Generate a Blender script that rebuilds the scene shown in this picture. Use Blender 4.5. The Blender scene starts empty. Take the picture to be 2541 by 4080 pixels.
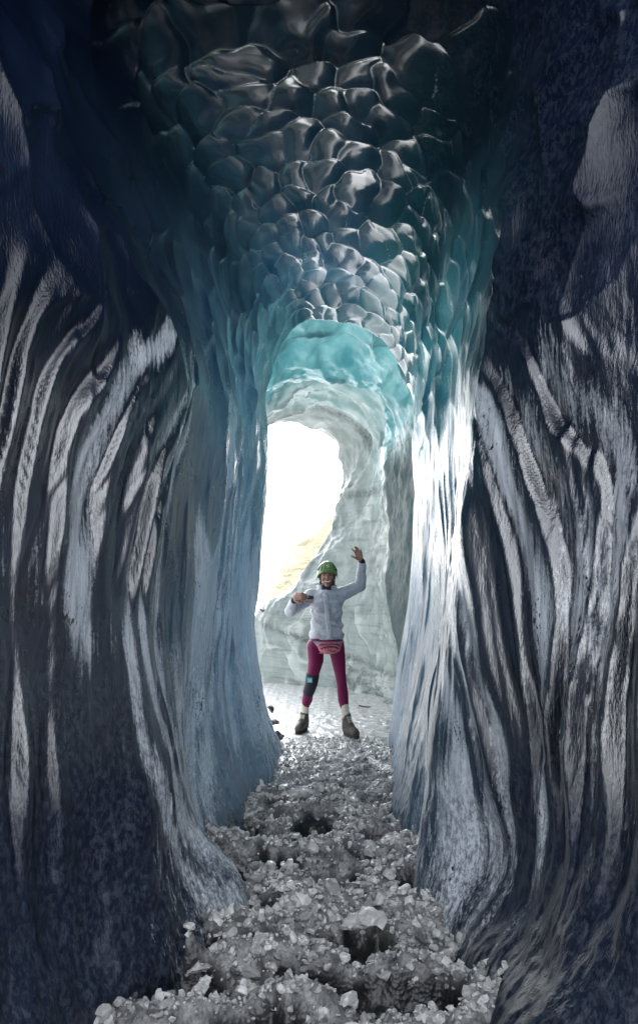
import bpy, bmesh, math, random
import numpy as np
from mathutils import Vector, Matrix, Quaternion

C = bpy.context.scene
COL = C.collection
rng = np.random.default_rng(7)
random.seed(7)

F, CX, HY, EYE = 650.0, 318.5, 585.0, 1.5      # focal length in pixels, optical axis, horizon row, eye height


def P(px, py, Y):
    return ((px - CX) * Y / F, Y, EYE - (py - HY) * Y / F)


# ------------------------------------------------------------------ noise
_perm = np.random.default_rng(3).permutation(256).astype(np.int64)
_perm = np.concatenate([_perm, _perm, _perm])
_grad = np.random.default_rng(4).normal(size=(256, 3))
_grad /= np.linalg.norm(_grad, axis=1)[:, None]


def noise3(x, y, z):
    xi, yi, zi = np.floor(x).astype(np.int64), np.floor(y).astype(np.int64), np.floor(z).astype(np.int64)
    xf, yf, zf = x - xi, y - yi, z - zi
    xi &= 255; yi &= 255; zi &= 255
    u, v, w = (t * t * t * (t * (t * 6 - 15) + 10) for t in (xf, yf, zf))
    out = 0
    for i in (0, 1):
        for j in (0, 1):
            for k in (0, 1):
                h = _perm[_perm[_perm[xi + i] + yi + j] + zi + k]
                g = _grad[h]
                d = g[..., 0] * (xf - i) + g[..., 1] * (yf - j) + g[..., 2] * (zf - k)
                out = out + d * (u if i else 1 - u) * (v if j else 1 - v) * (w if k else 1 - w)
    return out * 1.6


def fbm(x, y, z, o=4, g=0.5):
    a, s, f = 1.0, 0, 1.0
    for i in range(o):
        s = s + a * noise3(x * f + 17 * i, y * f + 31 * i, z * f)
        a *= g; f *= 2.03
    return s


_ju = np.random.default_rng(5).random((256, 3))


def voronoi2(x, y, jit=0.85):
    """F1, F2 distances and a random id of the nearest cell"""
    xi, yi = np.floor(x).astype(np.int64), np.floor(y).astype(np.int64)
    f1 = np.full(x.shape, 9.0); f2 = np.full(x.shape, 9.0); cid = np.zeros(x.shape)
    for i in (-1, 0, 1):
        for j in (-1, 0, 1):
            a, b = xi + i, yi + j
            h = _perm[(_perm[a & 255] + b) & 255]
            jx, jy = _ju[h, 0] * jit + (1 - jit) / 2, _ju[h, 1] * jit + (1 - jit) / 2
            d = np.hypot(a + jx - x, b + jy - y)
            near = d < f1
            f2 = np.where(near, f1, np.minimum(f2, d))
            cid = np.where(near, _ju[h, 2], cid)
            f1 = np.where(near, d, f1)
    return f1, f2, cid


def scallop(x, y, A=1.0, tilt=0.0, rtilt=0.0, beta=14.0, jit=0.85):
    """cupped cells with rounded ridges; tilt slopes every cell along y, rtilt each by its own amount"""
    xi, yi = np.floor(x).astype(np.int64), np.floor(y).astype(np.int64)
    num = 0; den = 0
    for i in (-1, 0, 1):
        for j in (-1, 0, 1):
            a, b = xi + i, yi + j
            h = _perm[(_perm[a & 255] + b) & 255]
            dx = x - (a + _ju[h, 0] * jit + (1 - jit) / 2); dy = y - (b + _ju[h, 1] * jit + (1 - jit) / 2)
            d2 = dx * dx + dy * dy
            w = np.exp(-beta * d2)
            k = tilt * (0.4 + 1.2 * _ju[h, 2]) + rtilt * (2 * _ju[h, 2] - 1)
            num = num + w * (A * np.minimum(d2, 1.3) + k * dy); den = den + w
    return num / (den + 1e-30)


def sstep(a, b, x):
    t = np.clip((x - a) / (b - a), 0, 1)
    return t * t * (3 - 2 * t)


# ------------------------------------------------------------------ object helpers
def link(o, parent=None):
    COL.objects.link(o)
    if parent is not None:
        o.parent = parent
    return o


def mesh_np(name, v, quads, mat, parent=None, smooth=True, attrs=None):
    v = np.asarray(v, dtype=np.float32); quads = np.asarray(quads, dtype=np.int32)
    me = bpy.data.meshes.new(name)
    n, k = quads.shape
    me.vertices.add(len(v)); me.vertices.foreach_set('co', v.ravel())
    me.loops.add(n * k); me.loops.foreach_set('vertex_index', quads.ravel())
    me.polygons.add(n)
    me.polygons.foreach_set('loop_start', np.arange(0, n * k, k, dtype=np.int32))
    me.polygons.foreach_set('use_smooth', np.full(n, smooth))
    for key, arr in (attrs or {}).items():
        a = me.attributes.new(key, 'FLOAT', 'POINT')
        a.data.foreach_set('value', np.asarray(arr, dtype=np.float32).ravel())
    me.update(calc_edges=True); me.validate()
    if mat: me.materials.append(mat)
    return link(bpy.data.objects.new(name, me), parent)


def obj_bm(name, bm, mat, parent=None, smooth=True):
    me = bpy.data.meshes.new(name)
    bmesh.ops.recalc_face_normals(bm, faces=bm.faces[:])
    for f in bm.faces: f.smooth = smooth
    bm.to_mesh(me); bm.free()
    if mat: me.materials.append(mat)
    return link(bpy.data.objects.new(name, me), parent)


def tag(o, label=None, cat=None, group=None, kind=None):
    if label: o['label'] = label
    if cat: o['category'] = cat
    if group: o['group'] = group
    if kind: o['kind'] = kind
    return o


def empty(name, loc):
    o = bpy.data.objects.new(name, None)
    o.location = loc; o.empty_display_size = 0.1
    return link(o)


# ------------------------------------------------------------------ materials
class NT:
    def __init__(self, name):
        self.m = bpy.data.materials.new(name); self.m.use_nodes = True
        self.t = self.m.node_tree; self.t.nodes.clear()
        self.out = self.n('ShaderNodeOutputMaterial')
        self.tc = None

    def n(self, typ, **kw):
        nd = self.t.nodes.new(typ)
        for k, v in kw.items():
            if k.startswith('i_'):
                key = k[2:]
                key = int(key) if key.isdigit() else key.replace('_', ' ')
                self.set(nd, key, v)
            else:
                setattr(nd, k, v)
        return nd

    def set(self, nd, key, v):
        if isinstance(v, bpy.types.NodeSocket): self.t.links.new(v, nd.inputs[key])
        else: nd.inputs[key].default_value = v

    def pos(self, scale=(1, 1, 1)):
        if self.tc is None: self.tc = self.n('ShaderNodeNewGeometry')
        mp = self.n('ShaderNodeMapping'); self.t.links.new(self.tc.outputs['Position'], mp.inputs['Vector'])
        mp.inputs['Scale'].default_value = scale
        return mp.outputs[0]

    def objco(self, scale=(1, 1, 1)):
        t = self.n('ShaderNodeTexCoord'); mp = self.n('ShaderNodeMapping')
        self.t.links.new(t.outputs['Object'], mp.inputs['Vector']); mp.inputs['Scale'].default_value = scale
        return mp.outputs[0]

    def noise(self, vec, scale, detail=4, rough=0.55, dist=0.0):
        nd = self.n('ShaderNodeTexNoise'); nd.inputs['Scale'].default_value = scale
        nd.inputs['Detail'].default_value = detail; nd.inputs['Roughness'].default_value = rough
        nd.inputs['Distortion'].default_value = dist
        self.t.links.new(vec, nd.inputs['Vector'])
        return nd.outputs[0]

    def ramp(self, val, stops):
        nd = self.n('ShaderNodeValToRGB'); r = nd.color_ramp
        while len(r.elements) > 1: r.elements.remove(r.elements[-1])
        for i, (p, c) in enumerate(stops):
            e = r.elements[0] if i == 0 else r.elements.new(p)
            e.position = p
            c = (c, c, c) if isinstance(c, (int, float)) else c
            e.color = (*c[:3], 1)
        self.t.links.new(val, nd.inputs[0])
        return nd.outputs[0]

    def mix(self, fac, a, b, blend='MIX'):
        nd = self.n('ShaderNodeMix'); nd.data_type = 'RGBA'; nd.blend_type = blend
        for key, v in ((0, fac), (6, a), (7, b)):
            if isinstance(v, bpy.types.NodeSocket): self.t.links.new(v, nd.inputs[key])
            else: nd.inputs[key].default_value = v if key == 0 else (*v[:3], 1)
        return nd.outputs[2]

    def math(self, op, a, b=0.0, clamp=False):
        nd = self.n('ShaderNodeMath'); nd.operation = op; nd.use_clamp = clamp
        self.set(nd, 0, a); self.set(nd, 1, b)
        return nd.outputs[0]

    def attr(self, name):
        nd = self.n('ShaderNodeAttribute'); nd.attribute_name = name
        return nd.outputs['Fac']

    def bump(self, h, strength, dist, normal=None):
        nd = self.n('ShaderNodeBump'); nd.inputs['Strength'].default_value = strength
        nd.inputs['Distance'].default_value = dist
        self.t.links.new(h, nd.inputs['Height'])
        if normal is not None: self.t.links.new(normal, nd.inputs['Normal'])
        return nd.outputs[0]

    def principled(self, **kw):
        nd = self.n('ShaderNodeBsdfPrincipled')
        for k, v in kw.items():
            key = k.replace('_', ' ')
            if isinstance(v, tuple) and len(v) == 3: v = (*v, 1)
            self.set(nd, key, v)
        return nd.outputs[0]

    def finish(self, sh):
        self.t.links.new(sh, self.out.inputs[0]); return self.m


def simple(name, col, rough=0.6, spec=0.5, var=0.25, scale=40, bump=0.0, bscale=120, metal=0.0):
    k = NT(name)
    nz = k.noise(k.objco(), scale, 4)
    c = k.mix(nz, tuple(x * (1 - var) for x in col), tuple(min(1, x * (1 + var)) for x in col))
    kw = dict(Base_Color=c, Roughness=rough, Specular_IOR_Level=spec, Metallic=metal)
    if bump: kw['Normal'] = k.bump(k.noise(k.objco(), bscale, 3), bump, 0.004)
    return k.finish(k.principled(**kw))


def ice_material():
    k = NT('glacier_ice')
    p = k.pos()
    clear = k.attr('clear'); painted_sheen = k.attr('painted_sheen')
    big = k.noise(p, 1.3, 5, 0.6)
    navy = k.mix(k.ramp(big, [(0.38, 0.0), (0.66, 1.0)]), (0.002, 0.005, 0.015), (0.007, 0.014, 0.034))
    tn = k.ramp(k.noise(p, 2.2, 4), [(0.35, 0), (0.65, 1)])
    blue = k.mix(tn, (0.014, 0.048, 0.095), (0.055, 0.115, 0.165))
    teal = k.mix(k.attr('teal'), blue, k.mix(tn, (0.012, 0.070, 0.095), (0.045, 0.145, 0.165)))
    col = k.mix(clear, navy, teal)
    fine = k.noise(k.pos((1, 1, 0.07)), 58, 5, 0.7)
    crumb = k.noise(k.pos((1, 1, 0.5)), 130, 3, 0.7)
    fr = k.math('ADD', painted_sheen, k.math('ADD', k.math('MULTIPLY', fine, 1.35), k.math('MULTIPLY', crumb, 0.65)))
    fr = k.ramp(k.math('SUBTRACT', fr, 1.0), [(0.58, 0.0), (0.96, 1.0)])
    col = k.mix(fr, col, k.mix(k.noise(k.pos((1, 1, 0.10)), 40, 4, 0.7), (0.34, 0.40, 0.48), (0.84, 0.87, 0.90)))  # pale base colour painted in for light caught on the ice
    spk = k.ramp(k.noise(k.pos((1, 1, 0.7)), 48, 6, 0.8), [(0.48, 0.0), (0.56, 1.0)])
    col = k.mix(k.math('MULTIPLY', spk, k.attr('speck')), col, (0.050, 0.062, 0.085))
    # trapped ash specks
    sp = k.ramp(k.math('MULTIPLY', k.noise(k.pos((1, 1, 0.6)), 70, 3, 0.6), k.noise(p, 3.1, 3)), [(0.375, 0.0), (0.40, 1.0)])
    col = k.mix(sp, col, (0.006, 0.006, 0.007))
    rough = k.ramp(k.noise(p, 2.6, 4, 0.65), [(0.32, 0.14), (0.7, 0.32)])
    rough = k.math('MULTIPLY', rough, k.math('ADD', k.math('MULTIPLY', k.attr('grain'), 0.55), 0.45))
    rough = k.math('ADD', rough, k.math('MULTIPLY', k.math('SUBTRACT', 1.0, k.attr('gloss')), k.math('MULTIPLY', k.attr('grain'), 0.15)))
    grain = k.noise(k.pos((1, 1, 0.25)), 150, 3, 0.6)
    v = k.n('ShaderNodeTexVoronoi'); v.feature = 'F1'; v.inputs['Scale'].default_value = 120
    k.t.links.new(k.pos((1, 1, 0.3)), v.inputs['Vector'])
    streak = k.noise(k.pos((1, 1, 0.08)), 34, 4, 0.6)
    h = k.math('ADD', k.math('MULTIPLY', grain, 0.95), k.math('MULTIPLY', v.outputs['Distance'], 0.35))
    h = k.math('ADD', h, k.math('MULTIPLY', streak, 1.6))
    h = k.math('MULTIPLY', h, k.attr('grain'))
    nrm = k.bump(h, ICE_BUMP, 0.006)
    tg = k.n('ShaderNodeTangent'); tg.direction_type = 'RADIAL'; tg.axis = 'Z'
    base = k.principled(Base_Color=col, Roughness=rough, Anisotropic=k.math('MULTIPLY', k.attr('grain'), 0.92), Anisotropic_Rotation=ICE_ROT, Tangent=tg.outputs[0], IOR=k.math('ADD', k.math('MULTIPLY', k.attr('gloss'), 1.35), 1.45), Normal=nrm)
    tr = k.n('ShaderNodeBsdfTranslucent')
    k.t.links.new(k.mix(1.0, teal, (2.0, 2.4, 2.4), 'MULTIPLY'), tr.inputs['Color'])
    mx = k.n('ShaderNodeMixShader')
    k.t.links.new(k.math('MULTIPLY', clear, 0.17), mx.inputs[0])
    k.t.links.new(base, mx.inputs[1]); k.t.links.new(tr.outputs[0], mx.inputs[2])
    return k.finish(mx.outputs[0])


def far_ice_material():
    k = NT('thin_ice')
    p = k.pos()
    hue = k.attr('clear')           # 1 = turquoise roof ice, 0 = pale wall ice
    ash = k.attr('ash')
    nz = k.noise(p, 2.4, 5, 0.6)
    pale = k.mix(nz, (0.06, 0.088, 0.085), (0.17, 0.195, 0.187))
    teal = k.mix(k.ramp(nz, [(0.35, 0), (0.65, 1)]), (0.035, 0.145, 0.165), (0.12, 0.27, 0.28))
    col = k.mix(hue, pale, teal)
    strata = k.noise(k.pos((0.6, 0.6, 9)), 1.6, 6, 0.7, 0.4)
    st = k.math('MULTIPLY', k.ramp(strata, [(0.50, 0.0), (0.62, 1.0)]), k.attr('strata'), True)
    dirt = k.math('MULTIPLY', ash, k.ramp(k.noise(p, 22, 5, 0.7), [(0.35, 0.25), (0.55, 1.0)]), True)
    col = k.mix(k.math('MULTIPLY', k.attr('rib'), 0.3), col, (0.42, 0.46, 0.45))
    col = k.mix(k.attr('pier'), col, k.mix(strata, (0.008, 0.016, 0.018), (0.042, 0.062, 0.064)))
    d = k.math('MAXIMUM', k.math('MULTIPLY', st, 0.95), dirt)
    col = k.mix(d, col, (0.035, 0.045, 0.045))
    grain = k.noise(p, 60, 4, 0.6); soft = k.noise(k.pos((1, 1, 0.4)), 9, 4, 0.6)
    nrm = k.bump(k.math('ADD', k.math('MULTIPLY', grain, 0.6), k.math('MULTIPLY', soft, 1.2)), 0.5, 0.012)
    base = k.principled(Base_Color=col, Roughness=k.math('ADD', k.math('MULTIPLY', k.attr('pier'), 0.40), 0.22), IOR=k.math('SUBTRACT', 1.45, k.math('MULTIPLY', k.attr('pier'), 0.25)), Normal=nrm)
    tr = k.n('ShaderNodeBsdfTranslucent'); k.t.links.new(col, tr.inputs['Color'])
    mx = k.n('ShaderNodeMixShader'); mx.inputs[0].default_value = 0.2
    k.t.links.new(base, mx.inputs[1]); k.t.links.new(tr.outputs[0], mx.inputs[2])
    return k.finish(mx.outputs[0])


ICE_ROT, ICE_BUMP = 0.25, 0.36
M_ICE = ice_material()
M_FAR = far_ice_material()

# ------------------------------------------------------------------ the cave
ZL = [-.3, .05, .3, .7, 1.2, 1.8, 2.5, 3.2]
ST = [  # Y, left x at ZL, left corner, top, right corner, right x at ZL
    (-1.0, [-1.4, -1.45, -1.5, -1.6, -1.7, -1.7, -1.6, -1.5], (-1.2, 4.1), (-.05, 4.4), (1.1, 4.1), [1.2, 1.3, 1.4, 1.4, 1.45, 1.5, 1.4, 1.3]),
    (0.3, [-1.45, -1.5, -1.6, -1.75, -1.9, -1.95, -1.9, -1.8], (-1.5, 4.25), (-.05, 4.6), (1.4, 4.2), [1.2, 1.3, 1.4, 1.45, 1.5, 1.55, 1.55, 1.5]),
    (1.0, [-1.1, -1.15, -1.22, -1.32, -1.4, -1.42, -1.42, -1.4], (-1.4, 4.2), (-.05, 4.5), (1.3, 4.15), [1.05, 1.15, 1.25, 1.3, 1.32, 1.36, 1.4, 1.4]),
    (1.8, [-.84, -.90, -.98, -1.05, -1.10, -1.12, -1.12, -1.15], (-1.3, 4.1), (-.1, 4.4), (1.1, 4.1), [.50, .58, .78, .92, 1.0, 1.05, 1.1, 1.15]),
    (2.35, [-.60, -.68, -.80, -.86, -.90, -.89, -.86, -1.0], (-1.05, 4.05), (-.1, 4.3), (.95, 4.05), [.50, .57, .70, .78, .80, .82, .85, .95]),
    (2.75, [-.42, -.50, -.62, -.68, -.72, -.70, -.68, -.90], (-.98, 4.0), (-.09, 4.25), (.80, 4.0), [.52, .60, .72, .70, .67, .66, .68, .80]),
    (3.15, [-.32, -.40, -.57, -.66, -.69, -.66, -.61, -.78], (-.85, 3.95), (-.08, 4.2), (.72, 3.95), [.47, .50, .56, .61, .66, .67, .67, .74]),
    (3.55, [-.52, -.58, -.64, -.68, -.68, -.65, -.60, -.70], (-.75, 3.95), (-.04, 4.18), (.68, 3.9), [.48, .50, .55, .60, .66, .69, .70, .75]),
    (3.95, [-.50, -.54, -.60, -.65, -.66, -.63, -.58, -.64], (-.62, 3.95), (0, 4.15), (.66, 3.85), [.50, .515, .56, .61, .67, .71, .73, .76]),
    (4.45, [-.42, -.45, -.54, -.61, -.64, -.60, -.55, -.58], (-.5, 3.9), (.05, 4.1), (.64, 3.82), [.52, .54, .58, .63, .70, .75, .76, .78]),
    (5.2, [-.33, -.38, -.47, -.56, -.60, -.57, -.50, -.52], (-.36, 3.85), (.08, 4.0), (.62, 3.75), [.60, .58, .62, .68, .76, .80, .80, .80]),
    (5.9, [-.26, -.34, -.44, -.52, -.57, -.53, -.46, -.485], (-.26, 3.80), (.1, 3.9), (.60, 3.70), [.69, .63, .66, .70, .78, .84, .855, .83]),
]


def cr(ts, ys, t):
    """Catmull-Rom (finite-difference Hermite) through ys at ts, along axis 0"""
    ts = np.asarray(ts, float); ys = np.asarray(ys, float)
    m = np.empty_like(ys)
    dt = np.diff(ts).reshape(-1, *([1] * (ys.ndim - 1)))
    d = np.diff(ys, axis=0) / dt
    m[0], m[-1] = d[0], d[-1]
    m[1:-1] = (d[:-1] * dt[1:] + d[1:] * dt[:-1]) / (dt[1:] + dt[:-1])
    i = np.clip(np.searchsorted(ts, t, side='right') - 1, 0, len(ts) - 2)
    h = (ts[i + 1] - ts[i]); u = (t - ts[i]) / h
    sh = (-1, *([1] * (ys.ndim - 1)))
    u, h = u.reshape(sh), h.reshape(sh)
    return ((2 * u**3 - 3 * u**2 + 1) * ys[i] + (u**3 - 2 * u**2 + u) * h * m[i]
            + (-2 * u**3 + 3 * u**2) * ys[i + 1] + (u**3 - u**2) * h * m[i + 1])


def grid_faces(nr, nc):
    a = np.arange(nr * nc).reshape(nr, nc)
    return np.stack([a[:-1, :-1], a[:-1, 1:], a[1:, 1:], a[1:, :-1]], -1).reshape(-1, 4)


def normals(g):
    du = np.gradient(g, axis=0); dv = np.gradient(g, axis=1)
    n = np.cross(du, dv)
    return n / (np.linalg.norm(n, axis=-1, keepdims=True) + 1e-9)


def build_cave(NS=940, NT_=760):
    ctrl = []
    for Y, L, cl, tp, crn, R in ST:
        pts = [(x, Y, z) for x, z in zip(L, ZL)] + [(cl[0], Y, cl[1]), (tp[0], Y, tp[1]), (crn[0], Y, crn[1])]
        pts += [(x, Y, z) for x, z in zip(R[::-1], ZL[::-1])]
        ctrl.append(pts)
    ctrl = np.array(ctrl, float)                       # stations x 19 x 3
    # parameter around the arch: average chord length
    ch = np.linalg.norm(np.diff(ctrl, axis=1), axis=2).mean(0)
    sp = np.concatenate([[0], np.cumsum(ch)])
    s = np.linspace(0, sp[-1], NS)
    around = np.stack([cr(sp, c, s) for c in ctrl])    # stations x NS x 3
    Ys = np.array([a[0] for a in ST])
    ty = np.concatenate([np.linspace(-1.0, 1.6, 90, endpoint=False), np.linspace(1.6, 5.9, NT_ - 90)])
    g = cr(Ys, around, ty)                             # rows x NS x 3
    n = normals(g)
    mid = np.array([0, 0, 2.0])
    if ((mid - g) * n)[..., [0, 2]].sum() < 0: n = -n
    S, T = np.meshgrid(s, ty)
    tot = sp[-1]
    ctr = sp[9]
    wall = sstep(1.9, 3.2, np.abs(S - ctr))         # 0 ceiling .. 1 wall
    # stretched scallop coordinates around the arch
    sc = 1 / (0.27 + (0.95 - 0.27) * sstep(1.8, 3.3, np.abs(s - ctr)))
    U = np.cumsum(sc) * (s[1] - s[0]); U -= U[NS // 2]
    U = np.broadcast_to(U, S.shape)
    X, Y, Z = g[..., 0], g[..., 1], g[..., 2]
    wq = 0.10 * fbm(X * 1.7, Y * 1.7, Z * 0.9, 3)
    wp = 0.35 * fbm(X * 1.5 + 9, Y * 1.5, Z * 1.0, 3)
    # length along the tunnel, measured on the wall itself
    V = np.concatenate([np.zeros((1, NS)), np.cumsum(np.linalg.norm(np.diff(g[..., :2], axis=0), axis=2), axis=0)])
    V = V - V[-1:] + 5.9
    # large bulges
    h = 0.075 * fbm(X * 1.2 + 3, Y * 1.5, Z * 0.55, 3) * (0.35 + 0.65 * sstep(6.0, 5.2, T)) * (0.5 + 0.5 * wall)
    # ceiling scallops
    cu = U + wp + 5.3 + 0.22 * noise3(X * 5.5, Y * 5.5, Z * 5.5); cv = (T + wq) / 0.225 + 0.12 * U + 0.22 * noise3(X * 5.5 + 40, Y * 5.5, Z * 5.5)
    sca = scallop(cu, cv, 1.0, 0.40, 0.25, 24)
    sca2 = scallop(U * 2.3 + wp * 2, (T + wq) / 0.12 + 0.3 * U + 7, 1.0, 0.4, 0.4, 14)
    h = h + (1 - wall) * (1 - 0.5 * sstep(4.3, 5.8, T)) * (0.062 * (sca - 0.3) + 0.002 * sca2)
    # wall flutes: two sizes of long vertical scallops
    nearw = sstep(3.6, 2.7, T)
    tun = sstep(2.9, 3.5, T)
    big = sstep(-0.5, 0.5, fbm(X * 1.6 + 4, Y * 1.6, Z * 0.7 + 3, 2))
    f1 = scallop(U * 0.8 + wp * 0.8, (V + wq * 1.1) / 0.14 + 40, 1.0, -0.9 * nearw - 0.1, 0.7 - 0.35 * tun, 12)
    f2 = scallop(U * 1.7 + wp * 1.6 + 20, (V + wq * 1.6) / 0.058 + 11, 1.0, -0.4 * nearw, 0.7, 12)
    low = sstep(0.25, 1.0, Z)
    # walls: irregular stair of long faces turned to the mouth, with short steps between them
    def stair(period, warp, seed):
        VL = V - 0.17 * np.maximum(Z - 0.8, 0) ** 2 * (1 - 0.6 * tun)
        ph = (VL + warp * fbm(X * 1.3 + seed, Y * 1.3, Z * 0.45 + seed, 2)) / period + 0.05 * noise3(VL * 9, Z * 1.3, V * 0 + seed) + 0.09 * fbm(VL * 24, Z * 1.2, V * 0 + seed, 2)
        k_ = np.floor(ph); u = ph - k_
        hsh = _ju[(k_.astype(np.int64) * 7 + int(seed * 10)) & 255]
        wdt = 0.50 + 0.38 * hsh[..., 0]
        nxt = _ju[((k_.astype(np.int64) + 1) * 7 + int(seed * 10)) & 255]
        A0, A1 = 0.55 + 0.8 * hsh[..., 1], 0.55 + 0.8 * nxt[..., 1]
        face = A0 * (0.5 - sstep(0, 1, u / wdt) * 0.4 - 0.6 * u / wdt)
        st = -0.5 * A0 + 0.5 * (A0 + A1) * sstep(0, 1, (u - wdt) / (1 - wdt))
        line = np.sin(np.pi * np.clip((u + 0.12 * noise3(VL * 5, Z * 3, V * 0 + seed)) , 0, 1)) ** 1.5
        return np.where(u < wdt, face, st) * period, hsh[..., 2] * line + 0.15 * hsh[..., 0]
    slope = np.where(X > 0, 0.06 + 0.30 * sstep(3.0, 2.5, T), 0.11 + 0.27 * sstep(3.0, 2.5, T))
    mod = np.clip(0.62 + 1.5 * fbm(X * 1.7 + 8, Y * 1.9, Z * 0.9, 3), 0.0, 1.55)
    s1, b1 = stair(0.20, 0.34, 1.7); s2, b2 = stair(0.08, 0.25, 5.1)
    h = h + wall * (0.15 + 0.85 * low) * mod * slope * (s1 * 0.95 + s2 * 0.2)
    patchy = fbm(X * 1.6 + 2, Y * 1.6 + 6, Z * 0.75, 3)
    bright = np.clip(0.92 * b1 + 0.26 * b2 + 0.46 * patchy + 0.10 * noise3(V * 14, Z * 1.1, V * 0), 0, 1)
    amp_w = wall * (0.12 + 0.88 * low) * (1 - tun * np.where(X > 0, 0.5, 0.05)) * (0.45 + 0.75 * big) * (0.042 + 0.012 * sstep(2.9, 2.4, T)) * (np.clip(0.65 + 0.9 * fbm(X * 0.9, Y * 0.9 + 5, Z * 0.5, 2), 0.2, 1.4))
    amp_w = amp_w * (np.where(X < 0, 0.95, 0.35) * (1 - nearw) + 0.04 * nearw)
    h = h + amp_w * (f1 - 0.3) + wall * (0.15 + 0.85 * low) * (0.009 * (f2 - 0.3) * (1 - 0.5 * tun) * (1 - 0.8 * nearw) + 0.0015 * noise3(V * 42, U * 3, V * 0)) + 0.010 * (1 - low) * wall * fbm(X * 12, Y * 12, Z * 7, 3)
    h = h + 0.004 * fbm(X * 11, Y * 11, Z * 1.6, 3) * wall
    g = g + n * h[..., None]
    # rounded lip at the far mouth, turning outwards
    th = np.concatenate([np.linspace(0.1, 2.0, 12), [2.0, 2.0, 2.0]])
    ext = np.concatenate([np.zeros(12), [0.12, 0.3, 0.6]])
    o = -n[-1] * np.array([1, 0, 1]); r = 0.07
    lip = [g[-1] + o * (r * (1 - math.cos(a)) + e) + np.array([0, r * math.sin(a) + e * 0.15, 0]) for a, e in zip(th, ext)]
    g = np.concatenate([g, np.array(lip)])
    T = np.concatenate([T, np.full((len(th), NS), 5.95)])
    S = np.concatenate([S, np.broadcast_to(s, (len(th), NS))])
    X = np.concatenate([X, np.broadcast_to(X[-1], (len(th), NS))])
    # thin clear ice towards the far mouth and high on the right
    Z = g[..., 2]
    X, Y = g[..., 0], g[..., 1]
    ns = fbm(X * 1.1, Y * 1.1 + 20, Z * 1.1, 3)
    right = sstep(0.25, 0.62, X)
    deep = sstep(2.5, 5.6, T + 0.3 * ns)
    ceil_ = 1 - sstep(1.2, 2.2, np.abs(S - ctr))
    vf1, vf2, _c = voronoi2(cu, cv)
    rid = sstep(0.11, 0.02, vf2 - vf1) * sstep(1.35, 0.95, np.abs(S[:len(wall)] - ctr)) * sstep(2.9, 3.4, T[:len(wall)])  # ridge crest highlights, painted as thin pale lines
    rid = np.concatenate([rid, np.repeat(rid[-1:], len(th), 0)]) * sstep(-0.5, 0.3, fbm(X * 3, Y * 3, Z * 3, 2))
    wall_full = sstep(1.5, 2.5, np.abs(S - ctr))
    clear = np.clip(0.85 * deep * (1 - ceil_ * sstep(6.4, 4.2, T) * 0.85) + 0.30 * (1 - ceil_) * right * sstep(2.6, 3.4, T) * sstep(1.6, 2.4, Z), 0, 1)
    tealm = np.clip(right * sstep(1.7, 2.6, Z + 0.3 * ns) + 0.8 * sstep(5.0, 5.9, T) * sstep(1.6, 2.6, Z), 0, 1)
    pad = np.zeros((len(th), NS)); bright = np.concatenate([bright, np.repeat(bright[-1:], len(th), 0)])
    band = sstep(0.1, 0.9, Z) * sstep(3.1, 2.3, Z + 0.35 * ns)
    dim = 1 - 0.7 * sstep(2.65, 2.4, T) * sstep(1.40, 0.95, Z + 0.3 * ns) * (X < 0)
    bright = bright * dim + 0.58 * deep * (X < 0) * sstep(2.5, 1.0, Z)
    painted_sheen = np.clip(bright * wall_full * (0.35 + 0.65 * band) * (1.0 - 0.35 * deep * (X > 0) + 0.45 * deep * (X < 0)) + 0.75 * rid + 0.12 * deep * sstep(2.6, 0.8, Z) * np.where(X < 0, 0.5, 1.0) + (0.20 + 0.30 * sstep(2.45, 2.7, T) * sstep(3.9, 3.4, T)) * sstep(1.0, 0.3, Z), 0, 1)  # mask of wall streaks and ridge lines whose shine is painted into the colour
    gloss = np.clip(sstep(2.7, 3.4, T) * (1 - 0.6 * ceil_) * (1 - 0.65 * (X > 0.3)) + (1 - sstep(2.7, 3.4, T)) * 0.75 * sstep(2.75, 2.0, Z + 0.3 * ns) * sstep(0.6, 1.1, Z), 0, 1)
    speck = (1 - deep) * np.where(X < 0, sstep(1.35, 0.95, Z + 0.2 * ns), sstep(1.25, 0.6, Z + 0.3 * ns)) * 0.65 + 0.35 * (1 - deep) * sstep(1.8, 2.6, Z) * right
    grain = 0.12 + 0.88 * sstep(1.4, 2.2, np.abs(S - ctr))
    q = grid_faces(*S.shape)        # roof cut open, unseen, over and behind the viewer to light the floor
    fy, fz = g[..., 1].ravel()[q].mean(1), g[..., 2].ravel()[q].mean(1)
    q = q[~((fy < 1.6) & (fz > 3.3 + 0.25 * np.sin(fy * 5)))]
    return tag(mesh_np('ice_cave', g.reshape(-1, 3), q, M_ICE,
                       attrs={'clear': clear, 'painted_sheen': painted_sheen, 'grain': grain, 'teal': tealm, 'gloss': gloss, 'speck': speck}), kind='structure')


build_cave()

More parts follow.
